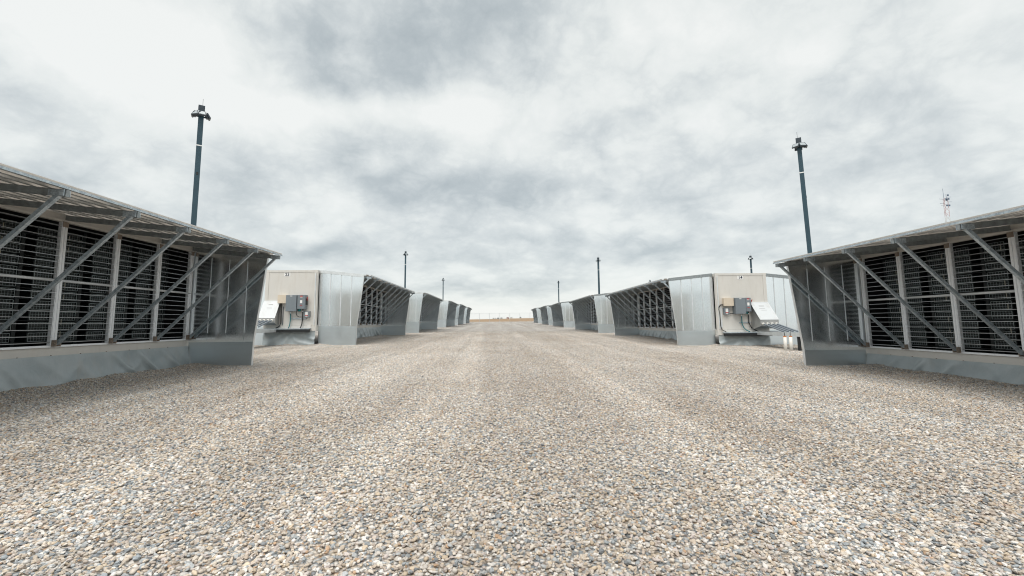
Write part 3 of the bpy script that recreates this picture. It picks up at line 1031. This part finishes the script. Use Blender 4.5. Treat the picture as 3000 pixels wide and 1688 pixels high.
lamp_pole(-10.82, 16.2, CAM_Z + 8.0, 'tall teal floodlight pole behind the nearest left container', 0.62, (0.0, 1.6, 4.6, 5.5))
lamp_pole(-10.6, 51.8, CAM_Z + 8.30, 'floodlight pole above the second left container, nearer of the two distant ones', 0.3)
lamp_pole(-10.6, 87.2, CAM_Z + 8.75, 'farthest small floodlight pole of the left row', 0.3)
lamp_pole(12.93, 18.2, CAM_Z + 7.7, 'tall dark floodlight pole behind the nearest right container', 0.95, (0.1, 1.7, 4.2, 5.3), -0.02)
lamp_pole(12.0, 53.9, CAM_Z + 7.80, 'floodlight pole above the third right container', 0.3)
lamp_pole(12.0, 90.4, CAM_Z + 8.40, 'farthest thin floodlight pole of the right row', 0.3)
lamp_pole(30.3, 53.3, CAM_Z + 7.85, 'floodlight pole rising behind the roof of container 14', 0.7)
lamp_pole(30.3, 89.8, CAM_Z + 8.35, 'floodlight pole with only its head showing over the second right canopy', 0.7)


# ------------------------------------------------------------------ lattice tower
def lattice_tower():
    x, y = 155.4, 150.0
    g = ground_z(x, y)
    root = link('lattice_tower', None, None, (x, y, g - 0.3))
    tag(root, 'thin red and white lattice radio tower with antennas behind the right container', 'tower')
    H = 41.7
    wr = 0.72
    cor = [(wr * math.cos(a), wr * math.sin(a)) for a in (R(90), R(210), R(330))]
    seg = 3.2
    n = int(H / seg)
    for k in range(n):
        z0, z1 = k * seg, (k + 1) * seg
        b = MB()
        for i in range(3):
            a, c = cor[i], cor[(i + 1) % 3]
            b.bar((a[0], a[1], z0), (a[0], a[1], z1), 0.07, 0.07)
            m = (z0 + z1) / 2
            b.bar((a[0], a[1], z0), (c[0], c[1], m), 0.05, 0.05)
            b.bar((c[0], c[1], m), (a[0], a[1], z1), 0.05, 0.05)
        link('tower_section', b.mesh('tower_section', M['tower_red'] if (n - k) % 4 in (1, 2) else M['tower_white']), root)
    zt = n * seg
    link('mast_rod', MB().tube([(-0.4, 0, zt - 1), (-0.45, 0, zt + 3.4)], 0.05, 6).mesh('mast_rod', M['tower_dark']), root)
    link('mast_rod', MB().tube([(0.5, 0, zt - 0.5), (0.5, 0, zt + 1.4)], 0.05, 6).mesh('mast_rod', M['tower_dark']), root)
    for k, (z, sx, l) in enumerate(((zt - 0.4, -1, 1.5), (zt + 0.3, 1, 1.5), (zt - 1.4, 1, 1.6), (zt - 2.0, -1, 1.3), (zt - 2.8, -1, 0.9))):
        b = MB().bar((0.5 * sx, 0, z), (sx * (0.7 + l), 0, z + 0.12), 0.07, 0.07)
        link('antenna_arm', b.mesh('antenna_arm', M['tower_dark']), root)
    for z, xx in ((zt - 0.6, -0.5), (zt - 0.9, -0.35), (zt - 0.5, 0.35), (zt - 2.8, -0.4), (zt - 2.8, 0.4), (zt + 0.8, 0.25)):
        link('panel_antenna', MB().box(xx - 0.22, xx + 0.22, -1.0, -0.75, z - 0.28, z + 0.28).mesh('panel_antenna', M['tower_dark']), root)


lattice_tower()


# ------------------------------------------------------------------ fence, far sheds
def fence():
    y = 138.0
    x0, nx, sp = -30.2, 20, 3.05
    root = link('chain_link_fence', None, None, (0, y, 0))
    tag(root, 'thin chain link fence with steel posts at the far end of the aisle', 'fence')
    Hf = 2.55
    for i in range(nx + 1):
        x = x0 + sp * i
        g = ground_z(x, y)
        link('post', MB().tube([(x, 0, g - 0.2), (x, 0, g + Hf)], 0.045, 6).mesh('post', M['fence']), root)
    for i in range(nx):
        xa, xb = x0 + sp * i, x0 + sp * (i + 1)
        link('top_rail', MB().bar((xa, 0, ground_z(xa, y) + Hf - 0.03), (xb, 0, ground_z(xb, y) + Hf - 0.03), 0.045, 0.045).mesh('top_rail', M['fence']), root)
    b = MB()
    m = int(nx * sp / 0.30)
    for k in range(m):
        xa = x0 + 0.30 * k
        g = ground_z(xa, y)
        for dz in (1, -1):
            z0, z1 = (g + 0.05, g + Hf - 0.06) if dz > 0 else (g + Hf - 0.06, g + 0.05)
            b.bar((xa, 0.04 * dz, z0), (xa + 2.4, 0.04 * dz, z1), 0.004, 0.004)
    tag(link('wire_mesh', b.mesh('wire_mesh', M['fence']), root), kind='stuff')


fence()

SHED = {}


def far_shed(px, wpx, hpx, rgb, label, nm='distant_shed'):
    d = 1180.0
    x = (px - 1460) / FPX * d
    w, h = wpx / FPX * d, hpx / FPX * d
    g = ground_z(x, d)
    root = link(nm, None, None, (x, d, g - 0.6))
    tag(root, label, 'shed', 'tiny buildings on the far rise')
    m = painted('shed_paint', rgb, 0.6, 0.1)
    link('wall', MB().box(-w / 2, w / 2, 0, w * 0.8, 0, h + 0.3).mesh('wall', m), root)
    link('roof', MB().prism([(-w / 2 - 0.2, h + 0.3), (w / 2 + 0.2, h + 0.3), (w / 2 + 0.2, h + 0.5), (0, h + 0.9), (-w / 2 - 0.2, h + 0.5)], 'y', -0.2, w * 0.8 + 0.2).mesh('roof', painted('shed_roof', tuple(c * 0.7 for c in rgb[:3]) + (1,), 0.6, 0.1)), root)
    link('door', MB().box(-0.5, 0.5, -0.06, -0.005, 0.5, 2.4).mesh('door', M['tower_white']), root)


far_shed(1445.0, 3.6, 2.8, srgb(86, 92, 96), 'tiny dark shed at the left end of the row on the far rise')
far_shed(1451.0, 2.4, 2.8, srgb(92, 92, 100), 'narrowest tiny grey shed, second from left on the far rise')
far_shed(1458.6, 5.2, 3.2, srgb(70, 84, 98), 'tiny blue grey shed, third from left on the far rise')
far_shed(1468.1, 5.6, 3.2, srgb(110, 118, 122), 'tiny mid grey shed left of the red one on the far rise')
far_shed(1486.4, 6.6, 3.4, srgb(122, 62, 56), 'tiny dark red shed on the far rise')
far_shed(1496.8, 7.0, 3.2, srgb(205, 205, 202), 'tiny white shed right of the red one on the far rise')


def far_bush():
    d = 1180.0
    x = (1523.5 - 1460) / FPX * d
    g = ground_z(x, d)
    root = link('distant_bush', None, None, (x, d, g - 0.3))
    tag(root, 'small dark green bush on the far rise right of the white shed', 'bush')
    rnd = random.Random(3)
    b = MB()
    for k in range(420):
        a, rr, zz = rnd.uniform(0, 6.28), rnd.random() ** 0.5, rnd.random()
        p = Vector((rr * 3.4 * math.cos(a) * (1 - 0.5 * zz), rr * 2.4 * math.sin(a) * (1 - 0.5 * zz), 0.5 + 3.4 * zz))
        q = Vector((rnd.uniform(-1, 1), rnd.uniform(-1, 1), rnd.uniform(-1, 1))).normalized() * 0.45
        r_ = Vector((rnd.uniform(-1, 1), rnd.uniform(-1, 1), rnd.uniform(-1, 1))).normalized() * 0.45
        b.add([p, p + q, p + r_], [(0, 1, 2)])
    link('foliage', b.mesh('foliage', painted('bush_green', (0.05, 0.065, 0.045, 1), 0.8, 0.3)), root)
    link('stem', MB().tube([(0, 0, 0), (0.1, 0, 1.6)], 0.15, 6).mesh('stem', M['rust']), root)


far_bush()


# ------------------------------------------------------------------ loose gravel
def build_gravel():
    st = 0.25
    cells = []
    y = 0.5
    while y < 45:
        x = -13.0
        while x < 14.5:
            ok = abs(x + st / 2 - 0.03 * y) < 1.18 * y + 2.2
            xx, yy = x + st / 2, y + st / 2
            for X0, s, Y in ((XL, 1, LEFT_Y), (XR, -1, RIGHT_Y)):
                inward = (xx - X0) * -s
                if inward > 0.0:
                    if any(a - 0.3 < yy < a + L + 0.3 for a in Y) or inward > 4.0:
                        ok = False
            if ok:
                cells.append((x, y))
            x += st
        y += st
    idx, vs_, fs = {}, [], []

    def bed_z(x, y):
        z = ground_z(x, y) + 0.012 - 0.010 * smooth(28, 44, y)
        z += (1 - smooth(30, 44, y)) * (0.006 + 0.010 * mnoise.noise(Vector((x * 0.9, y * 0.05, 3.0))) + 0.008 * mnoise.noise(Vector((x * 0.7, y * 0.7, 8.0))))
        for X0, s, Y in ((XL, 1, LEFT_Y), (XR, -1, RIGHT_Y)):
            out = (x - X0) * s
            if any(a - 0.5 < y < a + L + 0.5 for a in Y) and out < 1.2:
                z += 0.10 * max(0.0, 0.45 + mnoise.noise(Vector((x * 1.1, y * 1.3, 5.0)))) * smooth(1.2, 0.0, out)
        return z

    def vid(i, j):
        k = (round(i, 3), round(j, 3))
        if k not in idx:
            idx[k] = len(vs_)
            vs_.append((i, j, bed_z(i, j)))
        return idx[k]
    for x, y in cells:
        fs.append((vid(x, y), vid(x + st, y), vid(x + st, y + st), vid(x, y + st)))
    me = bpy.data.meshes.new('gravel')
    me.from_pydata(vs_, [], fs)
    me.materials.append(M['stone'])
    o = link('gravel', me)
    tag(o, 'loose tan and grey pebbles covering the aisle', 'gravel', kind='stuff')
    ng = bpy.data.node_groups.new('pebble_scatter', 'GeometryNodeTree')
    ng.interface.new_socket('Geometry', in_out='INPUT', socket_type='NodeSocketGeometry')
    ng.interface.new_socket('Geometry', in_out='OUTPUT', socket_type='NodeSocketGeometry')
    N = lambda k: ng.nodes.new(k)
    Lk = ng.links.new
    gi, go = N('NodeGroupInput'), N('NodeGroupOutput')
    dist = N('GeometryNodeDistributePointsOnFaces')
    dist.inputs['Seed'].default_value = 4
    # finer packing close by, thinning out where a stone is less than a pixel
    pos = N('GeometryNodeInputPosition')
    sp = N('ShaderNodeSeparateXYZ')
    Lk(pos.outputs[0], sp.inputs[0])
    mr = N('ShaderNodeMapRange')
    mr.inputs[1].default_value, mr.inputs[2].default_value = 12, 44.5
    mr.inputs[3].default_value, mr.inputs[4].default_value = 2350, 0
    Lk(sp.outputs['Y'], mr.inputs[0])
    Lk(gi.outputs[0], dist.inputs['Mesh'])
    Lk(mr.outputs[0], dist.inputs['Density'])
    join = N('GeometryNodeJoinGeometry')
    rnd = random.Random(11)
    for k in range(8):
        ico = N('GeometryNodeMeshIcoSphere')
        ico.inputs['Radius'].default_value = 1.0
        ico.inputs['Subdivisions'].default_value = 3 if k < 3 else 2
        tx = N('ShaderNodeTexNoise')
        tx.noise_dimensions = '4D'
        tx.inputs['W'].default_value = k * 3.7
        tx.inputs['Scale'].default_value = 0.9
        tx.inputs['Detail'].default_value = 1.5
        sub = N('ShaderNodeVectorMath')
        sub.operation = 'SUBTRACT'
        Lk(tx.outputs['Color'], sub.inputs[0])
        sub.inputs[1].default_value = (0.5, 0.5, 0.5)
        sc = N('ShaderNodeVectorMath')
        sc.operation = 'SCALE'
        sc.inputs['Scale'].default_value = 1.9
        Lk(sub.outputs[0], sc.inputs[0])
        sp1 = N('GeometryNodeSetPosition')
        Lk(ico.outputs['Mesh'], sp1.inputs[0])
        Lk(sc.outputs[0], sp1.inputs['Offset'])
        tr = N('GeometryNodeTransform')
        tr.inputs['Scale'].default_value = (1.0, rnd.uniform(0.62, 0.92), rnd.uniform(0.42, 0.66))
        Lk(sp1.outputs[0], tr.inputs[0])
        ss = N('GeometryNodeSetShadeSmooth')
        ss.inputs['Shade Smooth'].default_value = k % 3 != 0
        Lk(tr.outputs[0], ss.inputs[0])
        sm = N('GeometryNodeSetMaterial')
        sm.inputs['Material'].default_value = M['stone']
        Lk(ss.outputs[0], sm.inputs[0])
        g2i = N('GeometryNodeGeometryToInstance')
        Lk(sm.outputs[0], g2i.inputs[0])
        Lk(g2i.outputs[0], join.inputs[0])
    iop = N('GeometryNodeInstanceOnPoints')
    iop.inputs['Pick Instance'].default_value = True
    Lk(dist.outputs['Points'], iop.inputs['Points'])
    Lk(join.outputs[0], iop.inputs['Instance'])
    ri = N('FunctionNodeRandomValue')
    ri.data_type = 'INT'
    ri.inputs[4].default_value, ri.inputs[5].default_value = 0, 7
    ri.inputs['Seed'].default_value = 2
    Lk(ri.outputs[2], iop.inputs['Instance Index'])
    rr = N('FunctionNodeRandomValue')
    rr.data_type = 'FLOAT_VECTOR'
    rr.inputs[0].default_value, rr.inputs[1].default_value = (-0.45, -0.45, 0), (0.45, 0.45, 6.283)
    rr.inputs['Seed'].default_value = 5
    e2r = N('FunctionNodeEulerToRotation')
    Lk(rr.outputs[0], e2r.inputs[0])
    Lk(e2r.outputs[0], iop.inputs['Rotation'])
    rs = N('FunctionNodeRandomValue')
    rs.data_type = 'FLOAT'
    rs.inputs[2].default_value, rs.inputs[3].default_value = 0.0, 1.0
    rs.inputs['Seed'].default_value = 9
    pw = N('ShaderNodeMath')
    pw.operation = 'POWER'
    Lk(rs.outputs[1], pw.inputs[0])
    pw.inputs[1].default_value = 2.2
    ms = N('ShaderNodeMapRange')
    ms.inputs[3].default_value, ms.inputs[4].default_value = 0.0086, 0.0196
    Lk(pw.outputs[0], ms.inputs[0])
    Lk(ms.outputs[0], iop.inputs['Scale'])
    # lift: stones lie on and between each other
    rz = N('FunctionNodeRandomValue')
    rz.data_type = 'FLOAT_VECTOR'
    rz.inputs[0].default_value, rz.inputs[1].default_value = (0, 0, -0.004), (0, 0, 0.014)
    rz.inputs['Seed'].default_value = 14
    tp = N('GeometryNodeSetPosition')
    Lk(iop.outputs[0], tp.inputs[0])
    Lk(rz.outputs[0], tp.inputs['Offset'])
    bedm = N('GeometryNodeSetMaterial')
    bedm.inputs['Material'].default_value = M['ground']
    Lk(gi.outputs[0], bedm.inputs[0])
    bedj = N('GeometryNodeJoinGeometry')
    Lk(bedm.outputs[0], bedj.inputs[0])
    Lk(tp.outputs[0], bedj.inputs[0])
    Lk(bedj.outputs[0], go.inputs[0])
    mod = o.modifiers.new('scatter', 'NODES')
    mod.node_group = ng


build_gravel()
